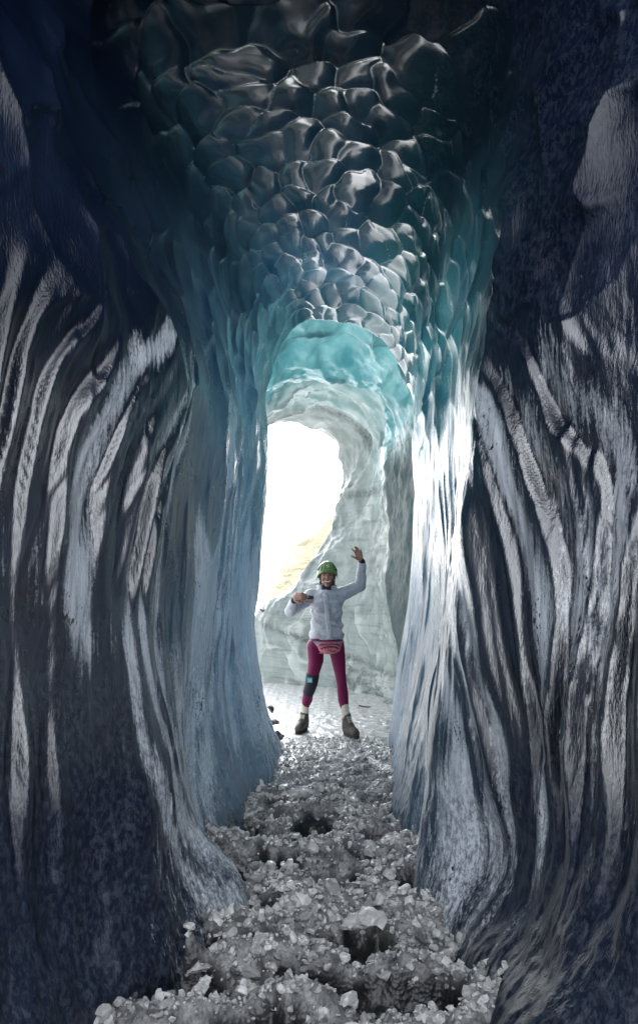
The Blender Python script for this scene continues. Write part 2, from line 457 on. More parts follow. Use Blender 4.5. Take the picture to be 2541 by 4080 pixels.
FS = [
    (6.10, [(238, 330), (285, 306), (335, 300), (405, 318), (432, 375), (434, 450), (434, 540), (430, 630), (420, 715), (416, 790)]),
    (6.25, [(240, 345), (285, 318), (332, 310), (395, 325), (424, 380), (428, 450), (428, 540), (424, 630), (412, 715), (408, 780)]),
    (7.0, [(244, 385), (290, 352), (335, 346), (378, 358), (400, 395), (404, 460), (402, 540), (404, 620), (402, 690), (402, 750)]),
    (7.75, [(256, 408), (290, 384), (328, 378), (368, 385), (392, 412), (390, 470), (393, 540), (389, 600), (400, 660), (402, 730)]),
    (8.0, [(260, 410), (290, 378), (328, 371), (366, 382), (386, 412), (383, 470), (389, 530), (383, 585), (396, 655), (398, 725)]),
    (8.4, [(262, 412), (290, 386), (327, 380), (362, 392), (383, 418), (382, 475), (386, 535), (380, 595), (388, 655), (388, 720)]),
    (9.3, [(262, 420), (290, 408), (325, 408), (355, 421), (372, 442), (370, 485), (368, 545), (362, 600), (350, 660), (345, 712)]),
    (10.4, [(262, 421), (290, 419), (316, 428), (335, 446), (341, 478), (335, 508), (322, 545), (292, 588), (264, 612), (262, 700)]),
    (10.62, [(262, 419), (291, 416), (319, 424), (339, 444), (346, 478), (340, 508), (326, 545), (293, 586), (262, 608), (252, 700)]),
    (10.75, [(262, 412), (292, 406), (323, 414), (346, 438), (355, 478), (349, 510), (334, 548), (296, 590), (258, 610), (240, 700)]),
]


def build_far(NS=420, NT_=330):
    ctrl = np.array([[P(x, y, Y) for x, y in pts] for Y, pts in FS])
    ch = np.linalg.norm(np.diff(ctrl, axis=1), axis=2).mean(0)
    sp = np.concatenate([[0], np.cumsum(ch)])
    s = np.linspace(0, sp[-1], NS)
    around = np.stack([cr(sp, c, s) for c in ctrl])
    ty = np.linspace(6.10, 10.75, NT_)
    g = cr([a[0] for a in FS], around, ty)
    n = normals(g)
    if ((np.array([-0.2, 0, 2.0]) - g) * n)[..., [0, 2]].sum() < 0: n = -n
    S, T = np.meshgrid(s, ty)
    X, Y, Z = g[..., 0].copy(), g[..., 1].copy(), g[..., 2].copy()
    roof = sstep(3.0, 3.5, Z)
    w = 0.25 * fbm(X * 1.3, Y * 1.3, Z * 1.3, 3)
    # roof: broken blocks
    f1, f2, cid = voronoi2(X / 0.55 + w * 1.5, Y / 0.6 + w + 3)
    blk = sstep(8.3, 7.7, T) * roof
    h = blk * (0.26 * scallop(X / 0.55 + w * 1.5, Y / 0.6 + w + 3, 0.5, 0.45, 0.45, 20) + 0.07 * fbm(X * 2.2, Y * 2.2, Z * 2.2, 3))
    # second arch and wall: long scallops
    ribs = scallop(S / 0.8 + w * 2, (T + 0.45 * np.sin(S * 1.1) + w) / 0.42, 1.0, 0.5, 0.3, 14)
    h = h + (1 - blk) * (0.035 + 0.085 * sstep(7.9, 8.4, T)) * (ribs - 0.3)
    rib = sstep(0.30, 0.62, ribs + 0.25 * fbm(X * 2.5, Y * 2.5, Z * 2.5, 3)) * (1 - blk) * sstep(8.1, 8.6, T)
    h = h + 0.03 * fbm(X * 3, Y * 3, Z * 3, 4)
    fade = sstep(10.7, 10.3, T) * sstep(6.1, 6.3, T)
    g = g + n * (h * fade)[..., None]
    Z = g[..., 2]
    clear = np.clip(sstep(2.9, 3.5, Z) * sstep(9.6, 8.3, T) + 0.35 * sstep(2.2, 3.2, Z) * sstep(9.8, 8.8, T), 0, 1)
    clear = np.clip(np.maximum(clear, 0.55 * sstep(8.05, 7.7, T) * sstep(0.6, 2.2, Z)), 0, 1)
    bandz = 3.72 - 0.10 * (X + 0.2)
    clear = np.where((Z > 3.0) & (T > 8.05), np.minimum(clear, 0.30 + 0.2 * sstep(9.2, 8.1, T)), clear)
    ash = 0.9 * sstep(9.25, 9.38, T) * sstep(9.62, 9.42, T) * sstep(3.3, 3.5, Z) * sstep(-0.6, 0.0, X + 0.25 * fbm(X * 4, Y * 4, Z * 4, 2))
    ash = np.maximum(ash, 0.9 * sstep(0.10, 0.0, np.abs(Z - (0.55 - 0.28 * (X - 0.2)) - 0.05 * fbm(X * 3, Y * 3, Z * 3, 2))) * sstep(2, 1, Z))
    ash = np.maximum(ash, 0.75 * sstep(0.10, 0.02, np.abs(Z - 2.9 + 0.1 * X)) * sstep(8.4, 9, T))
    ash = np.maximum(ash, 0.85 * sstep(0.05, 0.35, X) * sstep(0.62, 0.45, Z + 0.25 * X) * sstep(-0.1, 0.25, fbm(X * 5, Y * 5, Z * 9, 3)))
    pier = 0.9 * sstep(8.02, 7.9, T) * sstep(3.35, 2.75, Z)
    strata = np.clip(0.45 + 0.55 * sstep(8.1, 7.7, T), 0, 1) * (1 - roof)
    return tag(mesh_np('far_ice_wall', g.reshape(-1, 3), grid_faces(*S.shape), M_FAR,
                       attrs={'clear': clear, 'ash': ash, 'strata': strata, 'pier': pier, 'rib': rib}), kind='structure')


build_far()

# ------------------------------------------------------------------ floor
HOLES = [(-.02, 4.15, .16, .20, .16), (.06, 4.78, .11, .12, .10), (.06, 2.50, .24, .09, .13), (.38, 2.42, .16, .14, .14),
         (.125, 3.17, .08, .10, .12), (-.09, 2.80, .24, .07, .10), (-.45, 3.37, .10, .16, .14), (-.2, 2.2, .25, .12, .12),
         (-.42, 4.05, .12, .16, .10), (.22, 3.62, .10, .08, .08), (-.22, 3.6, .14, .06, .08), (-.55, 2.5, .2, .16, .14), (.3, 2.72, .12, .05, .08), (-.3, 3.05, .12, .06, .08), (.33, 3.9, .1, .06, .08), (-.3, 4.5, .07, .08, .07),
         (.28, 5.0, .1, .05, .05), (.1, 5.5, .05, .04, .04), (.02, 3.45, .09, .05, .07), (.45, 3.3, .07, .1, .1), (-.15, 2.55, .12, .06, .1)]


def hole_at(x, y):
    m = np.zeros_like(x)
    for hx, hy, rx, ry, d in HOLES:
        r = np.sqrt(((x - hx) / rx) ** 2 + ((y - hy) / ry) ** 2) + 0.25 * noise3(x * 9, y * 9, x * 0)
        m = np.maximum(m, d * sstep(1.25, 0.5, r))
    gap = fbm(x * 2.7 + 3, y * 5.2 + 9, x * 0, 3)
    return np.maximum(m, 0.10 * sstep(0.22, 0.50, gap) * sstep(4.9, 4.2, y) * sstep(1.0, 1.6, y))


def floor_z(x, y):
    z0 = x * 0
    near = sstep(5.9, 4.6, y) * sstep(0.3, 1.6, y)
    z = 0.11 * near * fbm(x * 2.4, y * 3.4 + 4, z0, 4) + 0.012 * fbm(x * 9, y * 9, z0 + 2, 3)
    z = z - hole_at(x, y)
    z = z + 0.10 * sstep(0.35, 0.75, np.abs(x)) * sstep(6.2, 5.5, y) * sstep(2, 3, y)
    far = sstep(9, 14, y)
    return z - 0.25 * far + far * 0.2 * fbm(x * .15, y * .15, z0, 3)


def ground_material():
    k = NT('icy_ground')
    p = k.pos()
    ice = k.attr('ice')
    nz = k.noise(p, 26, 5, 0.7)
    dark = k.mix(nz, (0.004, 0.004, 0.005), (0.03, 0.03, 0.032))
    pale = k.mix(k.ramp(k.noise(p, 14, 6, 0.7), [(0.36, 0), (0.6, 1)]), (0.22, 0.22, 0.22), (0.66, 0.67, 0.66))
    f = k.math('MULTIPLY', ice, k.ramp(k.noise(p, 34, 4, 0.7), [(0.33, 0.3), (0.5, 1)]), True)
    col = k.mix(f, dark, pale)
    v = k.n('ShaderNodeTexVoronoi'); v.inputs['Scale'].default_value = 55; k.t.links.new(p, v.inputs['Vector'])
    nrm = k.bump(k.math('ADD', v.outputs['Distance'], nz), 0.4, 0.008)
    return k.finish(k.principled(Base_Color=col, Roughness=0.28, IOR=1.5, Normal=nrm))


M_GROUND = ground_material()


def build_ground():
    xs = np.concatenate([-np.geomspace(900, 2.2, 40), np.linspace(-2, 2, 300), np.geomspace(2.2, 900, 40)])
    ys = np.concatenate([-np.geomspace(300, 1.6, 24), np.linspace(-1.5, 1.5, 40), np.linspace(1.51, 7.5, 420), np.geomspace(7.55, 1500, 90)])
    X, Y = np.meshgrid(xs, ys)
    Z = floor_z(X, Y)
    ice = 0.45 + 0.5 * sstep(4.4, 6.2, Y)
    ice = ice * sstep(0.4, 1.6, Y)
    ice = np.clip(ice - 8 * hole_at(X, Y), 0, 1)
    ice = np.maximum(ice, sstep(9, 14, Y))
    g = np.stack([X, Y, Z], -1)
    return tag(mesh_np('ground', g.reshape(-1, 3), grid_faces(*X.shape), M_GROUND, attrs={'ice': ice}), kind='structure')


build_ground()
# ------------------------------------------------------------------ broken ice on the floor
def ico(sub):
    bm = bmesh.new(); bmesh.ops.create_icosphere(bm, subdivisions=sub, radius=1.0)
    v = np.array([x.co[:] for x in bm.verts]); f = np.array([[x.index for x in p.verts] for p in bm.faces])
    bm.free(); return v, f


def lump(sub, seed, cuts=7, flat=0.7):
    """an ice lump: a sphere chopped by random planes and stretched"""
    r = np.random.default_rng(seed); v, f = ico(sub); v = v.copy()
    for _ in range(cuts):
        n = r.normal(size=3); n /= np.linalg.norm(n); d = r.uniform(0.32, 0.8)
        ex = np.maximum(v @ n - d, 0); v -= ex[:, None] * n
    v *= np.array([r.uniform(0.8, 1.3), r.uniform(0.7, 1.1), r.uniform(0.5, 0.8) * flat / 0.7])
    v += 0.08 * r.normal(size=v.shape)
    return v, f


def rot_random(n, r):
    a = r.uniform(0, 2 * np.pi, n); b = r.normal(0, 0.5, n); c = r.normal(0, 0.5, n)
    ca, sa, cb, sb, cc, sc = np.cos(a), np.sin(a), np.cos(b), np.sin(b), np.cos(c), np.sin(c)
    return np.stack([np.stack([ca * cb, ca * sb * sc - sa * cc, ca * sb * cc + sa * sc], -1),
                     np.stack([sa * cb, sa * sb * sc + ca * cc, sa * sb * cc - ca * sc], -1),
                     np.stack([-sb, cb * sc, cb * cc], -1)], 1)


def lump_material():
    k = NT('broken_ice')
    p = k.pos()
    t = k.attr('tone')
    nz = k.noise(p, 55, 4, 0.65)
    a = k.mix(nz, (0.58, 0.58, 0.57), (0.88, 0.875, 0.86))
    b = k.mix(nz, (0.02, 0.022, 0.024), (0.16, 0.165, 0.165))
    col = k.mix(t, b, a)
    nrm = k.bump(k.noise(p, 170, 3, 0.6), 0.5, 0.004)
    base = k.principled(Base_Color=col, Roughness=0.09, IOR=1.9, Normal=nrm)
    tr = k.n('ShaderNodeBsdfTranslucent'); k.t.links.new(col, tr.inputs['Color'])
    mx = k.n('ShaderNodeMixShader'); mx.inputs[0].default_value = 0.25
    k.t.links.new(base, mx.inputs[1]); k.t.links.new(tr.outputs[0], mx.inputs[2])
    return k.finish(mx.outputs[0])


M_LUMP = lump_material()
_fy = [a[0] for a in ST][1:]
foot_l = lambda y: np.interp(y, _fy, [a[1][1] for a in ST][1:])
foot_r = lambda y: np.interp(y, _fy, [a[5][1] for a in ST][1:])


def build_rubble():
    r = np.random.default_rng(11)
    N = 30000
    y = 1.75 + (6.4 - 1.75) * r.random(N) ** 1.05
    lo, hi = foot_l(y) - 0.16, foot_r(y) + 0.12
    x = lo + (hi - lo) * r.random(N)
    rad = np.clip(np.exp(r.normal(-4.65, 0.6, N)), 0.004, 0.045) * np.interp(y, [2, 4.5, 6], [1.0, 0.9, 0.55])
    h = hole_at(x, y)
    clump = noise3(x * 3.2, y * 4.2, x * 0 + 8)
    keep = (r.random(N) > h * 11) & (r.random(N) < 0.72 + 0.6 * clump)
    x, y, rad, h, clump = (a[keep] for a in (x, y, rad, h, clump))
    z = floor_z(x, y) + rad * r.uniform(-0.1, 0.9, len(x))
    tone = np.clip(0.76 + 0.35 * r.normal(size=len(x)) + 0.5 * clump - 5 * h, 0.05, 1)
    rot = rot_random(len(x), r)
    V, Fc, A = [], [], []
    off = 0
    pick = r.integers(0, 10, len(x)); big = rad > 0.013
    for sub, sel in ((1, ~big), (2, big)):
        for q in range(10):
            v0, f0 = lump(sub, 100 + q + 50 * sub)
            i = np.where(sel & (pick == q))[0]
            if not len(i): continue
            v = np.einsum('nij,vj->nvi', rot[i], v0) * rad[i][:, None, None] + np.stack([x, y, z], -1)[i][:, None, :]
            V.append(v.reshape(-1, 3)); A.append(np.repeat(tone[i], len(v0)))
            Fc.append((f0[None] + (np.arange(len(i)) * len(v0))[:, None, None]).reshape(-1, 3) + off); off += len(i) * len(v0)
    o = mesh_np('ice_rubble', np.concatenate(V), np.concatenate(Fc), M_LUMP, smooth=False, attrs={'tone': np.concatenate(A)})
    return tag(o, 'crushed glittering ice covering the cave floor', 'ice rubble', kind='stuff')


build_rubble()


def ice_lump(px, py, Y, size, seed, label, group=None, tone=0.9, name='ice_lump', flat=0.7, rz=0.0, wide=1.0, cat='ice lump', mat=None):
    v, f = lump(3, seed, 9, flat)
    v = v * np.array([wide, 1, 1]) * size
    c, s_ = math.cos(rz), math.sin(rz)
    v = v @ np.array([[c, s_, 0], [-s_, c, 0], [0, 0, 1]])
    x0 = (px - CX) * Y / F
    o = mesh_np(name, v, f, mat or M_LUMP, smooth=False, attrs={'tone': np.full(len(v), tone)})
    z0 = P(px, py, Y)[2] if py is not None else float(floor_z(np.array([x0]), np.array([Y]))[0]) + size * 0.25
    o.location = (x0, Y, z0)
    return tag(o, label, cat, group)


ice_lump(302, 797, 4.62, .105, 5, 'big rounded white ice block on the far rim of the dark hole', flat=0.9)
ice_lump(295, 806, 4.45, .05, 9, 'small grey ice block leaning on the front of the rounded white block', tone=0.6)
ice_lump(347, 812, 4.30, .085, 12, 'flat pale ice slab lying just right of the dark hole', flat=0.4, wide=1.3, rz=-0.5)
ice_lump(361, 921, 2.90, .105, 21, 'largest pale smooth ice slab on the right half of the rubble', flat=0.55, wide=1.25, rz=0.1)
ice_lump(358, 893, 3.08, .035, 23, 'small round clear lump just behind the largest pale slab', tone=0.75)
ice_lump(334, 897, 3.08, .065, 26, 'upright grey ice lump left of the largest pale slab', flat=1.1, tone=0.7)
ice_lump(198, 968, 2.60, .038, 31, 'pointed white ice shard at the left edge of the rubble', flat=0.8, wide=1.5, rz=0.5)
ice_lump(202, 986, 2.45, .040, 33, 'small bright white ice lump in the lower left of the rubble', tone=1.0)
ice_lump(458, 973, 2.52, .048, 36, 'glassy tilted ice plate at the lower right wall foot', flat=0.5, tone=0.75)
ice_lump(472, 985, 2.47, .050, 38, 'whitish ice lump touching the right wall foot', tone=0.95)
ice_lump(362, 833, 4.0, .06, 41, 'wide grey ice lump behind and right of the dark hole', tone=0.7, wide=1.3)
ice_lump(276, 763, 5.6, .06, 43, 'rounded pale ice lump against the left wall near the tunnel mouth', flat=0.8)


ice_lump(370, 709, 8.0, .17, 81, 'flat dark ledge of dirty rock at the foot of the far ice wall', name='rock_ledge', cat='rock', mat=M_LUMP, tone=0.0, flat=0.35, wide=1.7, rz=-0.15)
ice_lump(309, 697, 8.9, .05, 82, 'small dark rock on the snow seen between the legs', name='dark_rock', cat='rock', mat=M_LUMP, tone=0.0, flat=0.6, wide=1.4)


def more_lumps():
    r = np.random.default_rng(23); n = 0
    while n < 120:
        y = 2.1 + 3.6 * r.random() ** 1.2
        x = foot_l(y) + (foot_r(y) - foot_l(y)) * r.uniform(0.04, 0.96)
        if hole_at(np.array([x]), np.array([y]))[0] > 0.02: continue
        ice_lump(CX + x * F / y, None, y, (r.uniform(0.03, 0.055) if n % 5 == 0 else r.uniform(0.016, 0.034)), 300 + n, 'fist-sized broken ice lump lying among the crushed ice',
                 'broken ice lumps on the floor', tone=float(np.clip(r.normal(0.75, 0.2), 0.2, 1)), rz=r.uniform(0, 6), wide=r.uniform(0.9, 1.4))
        n += 1


more_lumps()
M_STONE = simple('wet_black_stone', (0.010, 0.010, 0.011), rough=0.3, bump=0.6, bscale=60)
for px, py, Y, s_, sd_, lb in ((277, 736, 6.15, .055, 61, 'black wet stone at the left wall foot, lowest of three'),
                               (273, 722, 6.3, .05, 62, 'black wet stone at the left wall foot, middle of three'),
                               (271, 709, 6.45, .04, 63, 'small black stone at the left wall foot, highest of three')):
    ice_lump(px, py, Y, s_, sd_, lb, name='black_stone', cat='stone', mat=M_STONE, flat=1.0)

# ------------------------------------------------------------------ the person
PY0 = 6.5


def q1(cx, cy, Y=PY0):      # a point read off the upper close-up
    return Vector(P((1100 + cx / 3.78) * .25069, (2150 + cy / 3.78) * .25069, Y))


def q2(cx, cy, Y=PY0):      # a point read off the lower close-up
    return Vector(P((1100 + cx / 3.78) * .25069, (2500 + cy / 3.78) * .25069, Y))


XO = 0.074
PO = Vector((XO, PY0, 0.0))
person = empty('person', PO)
tag(person, 'smiling person in green helmet, white jacket and magenta leggings waving beside the tunnel mouth', 'person')


def loft(bm, rings, close=True, seg=24):
    """rings: list of (centre, axis_x, axis_y) - elliptical tube"""
    rows = []
    for c, ax, ay in rings:
        rows.append([bm.verts.new(Vector(c) + Vector(ax) * math.cos(2 * math.pi * i / seg) + Vector(ay) * math.sin(2 * math.pi * i / seg)) for i in range(seg)])
    for a, b in zip(rows[:-1], rows[1:]):
        for i in range(seg):
            bm.faces.new((a[i], a[(i + 1) % seg], b[(i + 1) % seg], b[i]))
    if close:
        bm.faces.new(rows[0][::-1]); bm.faces.new(rows[-1])


def frame(d):
    d = d.normalized(); u = d.cross(Vector((0, 1, 0)))
    if u.length < 0.1: u = d.cross(Vector((1, 0, 0)))
    u.normalize(); return u, d.cross(u)


def cap(bm, p0, r0, p1, r1, seg=16):
    p0, p1 = Vector(p0), Vector(p1); d = p1 - p0; u, w_ = frame(d); dn = d.normalized()
    rings = []
    for a in (-80, -50, -20): rings.append((p0 + dn * r0 * math.sin(math.radians(a)), r0 * math.cos(math.radians(a))))
    rings.append((p0, r0)); rings.append((p1, r1))
    for a in (20, 50, 80): rings.append((p1 + dn * r1 * math.sin(math.radians(a)), r1 * math.cos(math.radians(a))))
    loft(bm, [(c, u * r, w_ * r) for c, r in rings], seg=seg)


def chain(bm, pts):
    for (a, ra), (b, rb) in zip(pts[:-1], pts[1:]): cap(bm, a, ra, b, rb)


def ell(bm, c, r, rot=None):
    m = Matrix.Translation(Vector(c)) @ (rot.to_matrix().to_4x4() if rot else Matrix()) @ Matrix.Diagonal((*r, 1))
    bmesh.ops.create_uvsphere(bm, u_segments=24, v_segments=16, radius=1.0, matrix=m)


def fuse(name, bm, mat, voxel=0.008, smooth=3, parent=person, fn=None, off=None):
    """merge overlapping solids into one continuous skin"""
    me = bpy.data.meshes.new('tmp'); bmesh.ops.recalc_face_normals(bm, faces=bm.faces[:]); bm.to_mesh(me); bm.free()
    t = bpy.data.objects.new('tmp', me); COL.objects.link(t)
    md = t.modifiers.new('r', 'REMESH'); md.mode = 'VOXEL'; md.voxel_size = voxel
    ms = t.modifiers.new('s', 'SMOOTH'); ms.factor = 0.5; ms.iterations = smooth
    dg = bpy.context.evaluated_depsgraph_get()
    out = bpy.data.meshes.new_from_object(t.evaluated_get(dg)); out.name = name
    bpy.data.objects.remove(t); bpy.data.meshes.remove(me)
    n = len(out.vertices); v = np.empty(n * 3, np.float32); out.vertices.foreach_get('co', v); v = v.reshape(-1, 3).astype(float)
    if fn is not None: v = fn(v)
    v = v - np.array(off if off is not None else PO)
    out.vertices.foreach_set('co', v.astype(np.float32).ravel())
    out.polygons.foreach_set('use_smooth', np.ones(len(out.polygons), bool))
    out.materials.clear(); out.materials.append(mat); out.update()
    return link(bpy.data.objects.new(name, out), parent)


def solid(name, bm, mat, parent=person, smooth=True):
    bmesh.ops.translate(bm, verts=bm.verts[:], vec=-PO)
    return obj_bm(name, bm, mat, parent, smooth)


M_SKIN = simple('skin', (0.30, 0.15, 0.105), rough=0.5, var=0.12, scale=30)
M_LEG = simple('magenta_leggings', (0.13, 0.003, 0.048), rough=0.45, spec=0.25, var=0.12, scale=14)
M_SOCK = simple('cream_sock', (0.55, 0.52, 0.42), rough=0.9, bump=0.5, bscale=200)
M_BOOT = simple('brown_boot', (0.052, 0.042, 0.034), rough=0.6, var=0.4, scale=30, bump=0.4)
M_SOLE = simple('black_sole', (0.010, 0.010, 0.010), rough=0.7)
M_LACE = simple('pale_lace', (0.42, 0.40, 0.36), rough=0.8)
M_BRACE = simple('navy_knee_brace', (0.006, 0.008, 0.020), rough=0.75, bump=0.3)
M_PATCH = simple('blue_patch', (0.075, 0.30, 0.36), rough=0.6)
M_WHITE = simple('white_mark', (0.6, 0.66, 0.66), rough=0.6)
M_SCARF = simple('navy_scarf', (0.012, 0.018, 0.045), rough=0.8, var=0.9, scale=60)
M_CUFF = simple('black_cuff', (0.010, 0.009, 0.010), rough=0.8)
M_GREEN = simple('green_helmet', (0.115, 0.22, 0.055), rough=0.32, var=0.08, scale=8)
M_BLACK = simple('black_plastic', (0.008, 0.009, 0.008), rough=0.5)
M_HAIR = simple('brown_hair', (0.075, 0.032, 0.018), rough=0.5, var=0.5, scale=80)
M_TEETH = simple('teeth', (0.75, 0.72, 0.66), rough=0.25)
M_EYE = simple('dark_eye', (0.012, 0.008, 0.006), rough=0.2)
M_LIP = simple('lip', (0.28, 0.085, 0.075), rough=0.4)


def jacket_material():
    k = NT('white_jacket'); p = k.objco()
    col = k.mix(k.noise(p, 9, 4), (0.38, 0.40, 0.45), (0.52, 0.54, 0.59))
    wv = k.noise(k.objco((1, 1, 1.6)), 16, 5, 0.6, 0.8)
    return k.finish(k.principled(Base_Color=col, Roughness=0.5, Normal=k.bump(wv, 0.9, 0.03)))


M_JACKET = jacket_material()

# --- joints
YL, YR = 6.66, 6.48
legL = [(q2(585, 300, 6.50), .088), (q2(595, 500, 6.53), .081), (q2(556, 700, 6.56), .064), (q2(530, 860, 6.58), .057), (q2(482, 1010, 6.62), .052), (q2(466, 1100, 6.65), .056), (q2(435, 1215, YL), .036)]
legR = [(q2(905, 300, 6.50), .083), (q2(935, 500, 6.50), .073), (q2(962, 700, 6.49), .058), (q2(984, 860, 6.47), .052), (q2(1003, 1010, 6.49), .056), (q2(1010, 1100, 6.50), .055), (q2(1030, 1225, YR), .041)]
ankL, ankR = q2(425, 1380, YL), q2(1060, 1410, YR)
shL, shR = Vector((XO - .145, 6.51, 1.395)), Vector((XO + .135, 6.52, 1.400))
elL, wrL = q1(215, 1085, 6.44), q1(268, 935, 6.31)
elR, wrR = q1(1272, 705, 6.55), q1(1290, 350, 6.48)

# --- body: head, neck, trunk, arms with hands, legs in one skin
bm = bmesh.new()
hc = Vector((XO + .008, 6.49, 1.600))
ell(bm, hc, (.069, .088, .100))
ell(bm, hc + Vector((0, -.022, -.058)), (.052, .062, .058))
ell(bm, hc + Vector((0, -.062, -.103)), (.024, .024, .018))           # chin
cap(bm, hc + Vector((0, -.082, -.005)), .009, hc + Vector((0, -.097, -.036)), .0135)   # nose
for s_ in (-1, 1):
    ell(bm, hc + Vector((.071 * s_, .008, -.028)), (.010, .020, .030))     # ears
    ell(bm, hc + Vector((.036 * s_, -.062, -.040)), (.020, .018, .018))    # cheeks
    cap(bm, hc + Vector((.012 * s_, -.084, .014)), .008, hc + Vector((.045 * s_, -.072, .012)), .008)   # brow ridge
cap(bm, (XO + .005, 6.52, 1.54), .050, (XO, 6.53, 1.40), .056)
loft(bm, [((XO, 6.52, z), (rx, 0, 0), (0, ry, 0)) for z, rx, ry in ((.82, .13, .10), (.95, .145, .10), (1.18, .13, .088), (1.34, .145, .10), (1.43, .10, .075))])
cap(bm, shL, .05, shR, .05)
chain(bm, [(shL, .048), (elL, .038), (wrL, .026)]); chain(bm, [(shR, .048), (elR, .038), (wrR, .026)])
chain(bm, [(c, r - .010) for c, r in legL] + [(ankL, .03)]); chain(bm, [(c, r - .010) for c, r in legR] + [(ankR, .03)])
for an, toe in ((ankL, q2(345, 1500, 6.57)), (ankR, q2(1185, 1575, 6.36))):
    cap(bm, an + Vector((0, .02, -.05)), .025, toe + Vector((0, 0, -.0)), .02)
# raised hand, palm to the viewer
hy = 6.46
kn = {'i': q1(1203, 235, hy), 'm': q1(1228, 214, hy), 'r': q1(1254, 211, hy), 'p': q1(1282, 228, hy)}
tp = {'i': q1(1143, 152, hy - .025), 'm': q1(1179, 116, hy - .02), 'r': q1(1211, 124, hy - .02), 'p': q1(1269, 155, hy - .03)}
for k_ in kn:
    cap(bm, wrR, .020, kn[k_], .0135)
    md = kn[k_].lerp(tp[k_], .5) + Vector((.004, .006, .002))
    r_ = {'i': .0098, 'm': .0100, 'r': .0096, 'p': .0085}[k_]
    chain(bm, [(kn[k_], r_ + .001), (md, r_), (tp[k_], r_ * .8)])
ell(bm, q1(1262, 275, hy - .006), (.030, .014, .034))
chain(bm, [(q1(1262, 315, hy - .008), .016), (q1(1215, 297, hy - .015), .0125), (q1(1175, 276, hy - .02), .0105), (q1(1130, 255, hy - .02), .0085)])
# hand holding the phone: palm behind, fingers closed over the near face, thumb under the lower edge
py_ = 6.235
kb = [q1(318, 818, 6.26), q1(305, 845, 6.255), q1(303, 875, 6.25), q1(312, 905, 6.255)]
km = [q1(385, 815, 6.215), q1(385, 847, 6.212), q1(383, 878, 6.212), q1(380, 907, 6.215)]
kt = [q1(445, 838, 6.216), q1(452, 866, 6.214), q1(446, 893, 6.214), q1(425, 917, 6.217)]
for a_, b_, c_, r_ in zip(kb, km, kt, (.0100, .0103, .0099, .0088)):
    cap(bm, wrL, .021, a_, .014); chain(bm, [(a_, r_ + .001), (b_, r_), (c_, r_ * .82)])
ell(bm, q1(298, 880, 6.275), (.028, .022, .036))
chain(bm, [(q1(285, 925, 6.27), .016), (q1(335, 955, 6.245), .0125), (q1(400, 957, 6.235), .0105)])


def face_fn(v):
    d = v - np.array(hc)
    front = d[:, 1] < -.05
    for s_ in (-1, 1):     # eye sockets
        g_ = np.exp(-(((d[:, 0] - .030 * s_) / .015) ** 2 + ((d[:, 2] - .000) / .010) ** 2)) * front
        v[:, 1] += .009 * g_
    g_ = np.exp(-((d[:, 0] / .022) ** 2 + ((d[:, 2] + .066) / .009) ** 2)) * front     # open smile
    v[:, 1] += .007 * g_
    return v


body = fuse('body', bm, M_SKIN, voxel=0.0052, smooth=2, fn=face_fn)

# --- face details
fr = hc + Vector((0, -.083, 0))
for s_ in (-1, 1):
    bm = bmesh.new(); ell(bm, hc + Vector((.030 * s_, -.073, -.001)), (.0115, .006, .0048)); solid('eye', bm, M_EYE)
    bm = bmesh.new(); chain(bm, [(hc + Vector((.014 * s_, -.088, .014)), .0030), (hc + Vector((.031 * s_, -.086, .019)), .0034), (hc + Vector((.046 * s_, -.074, .013)), .0022)]); solid('eyebrow', bm, M_HAIR)
    bm = bmesh.new()      # hair at the temples, under the helmet
    chain(bm, [(hc + Vector((.066 * s_, -.020, .03)), .014), (hc + Vector((.071 * s_, -.008, -.03)), .012), (hc + Vector((.066 * s_, .010, -.085)), .012)])
    if s_ == 1: chain(bm, [(hc + Vector((.060, .02, -.07)), .020), (hc + Vector((.066, .012, -.12)), .015)])
    fuse('hair', bm, M_HAIR, .005)
bm = bmesh.new()
chain(bm, [(hc + Vector((-.026, -.080, -.058)), .0045), (hc + Vector((-.012, -.087, -.066)), .0068), (hc + Vector((.012, -.087, -.066)), .0068), (hc + Vector((.026, -.080, -.058)), .0045)])
fuse('teeth', bm, M_TEETH, .003)
bm = bmesh.new()
chain(bm, [(hc + Vector((-.031, -.078, -.056)), .003), (hc + Vector((-.016, -.088, -.074)), .0042), (hc + Vector((.0, -.090, -.078)), .005), (hc + Vector((.016, -.088, -.074)), .0042), (hc + Vector((.031, -.078, -.056)), .003)])
chain(bm, [(hc + Vector((-.031, -.078, -.056)), .003), (hc + Vector((0, -.091, -.058)), .0032), (hc + Vector((.031, -.078, -.056)), .003)])
fuse('lips', bm, M_LIP, .0025)

# --- helmet
bm = bmesh.new()
seg, rows = 48, []
for j in range(15):
    t = j / 14
    row = []
    for i in range(seg):
        a = 2 * math.pi * i / seg
        fx, fyy = math.cos(a), math.sin(a)                # fyy<0 is the front
        low = -.010 - .045 * max(0, fyy) - .030 * abs(fx) ** 3 + .010 * max(0, -fyy)
        el_ = (1 - t) * math.pi / 2
        zz = .118 * math.sin(el_) if el_ > 0 else 0
        rr = math.cos(el_)
        bulge = 1 + .035 * math.cos(2 * a) * 0 + .02 * math.cos(6 * a) * t
        z_ = .118 * math.sin(el_) * 1.0 + low * t ** 2.2
        row.append(bm.verts.new(hc + Vector((fx * .101 * rr ** 0.85 * bulge * (1 + .02 * t), .012 + fyy * .122 * rr * bulge, .022 + z_))) if j else None)
    rows.append(row)
top_ = bm.verts.new(hc + Vector((0, .012, .140)))
for i in range(seg): bm.faces.new((top_, rows[1][i], rows[1][(i + 1) % seg]))
for j in range(1, 14):
    for i in range(seg): bm.faces.new((rows[j][i], rows[j + 1][i], rows[j + 1][(i + 1) % seg], rows[j][(i + 1) % seg]))
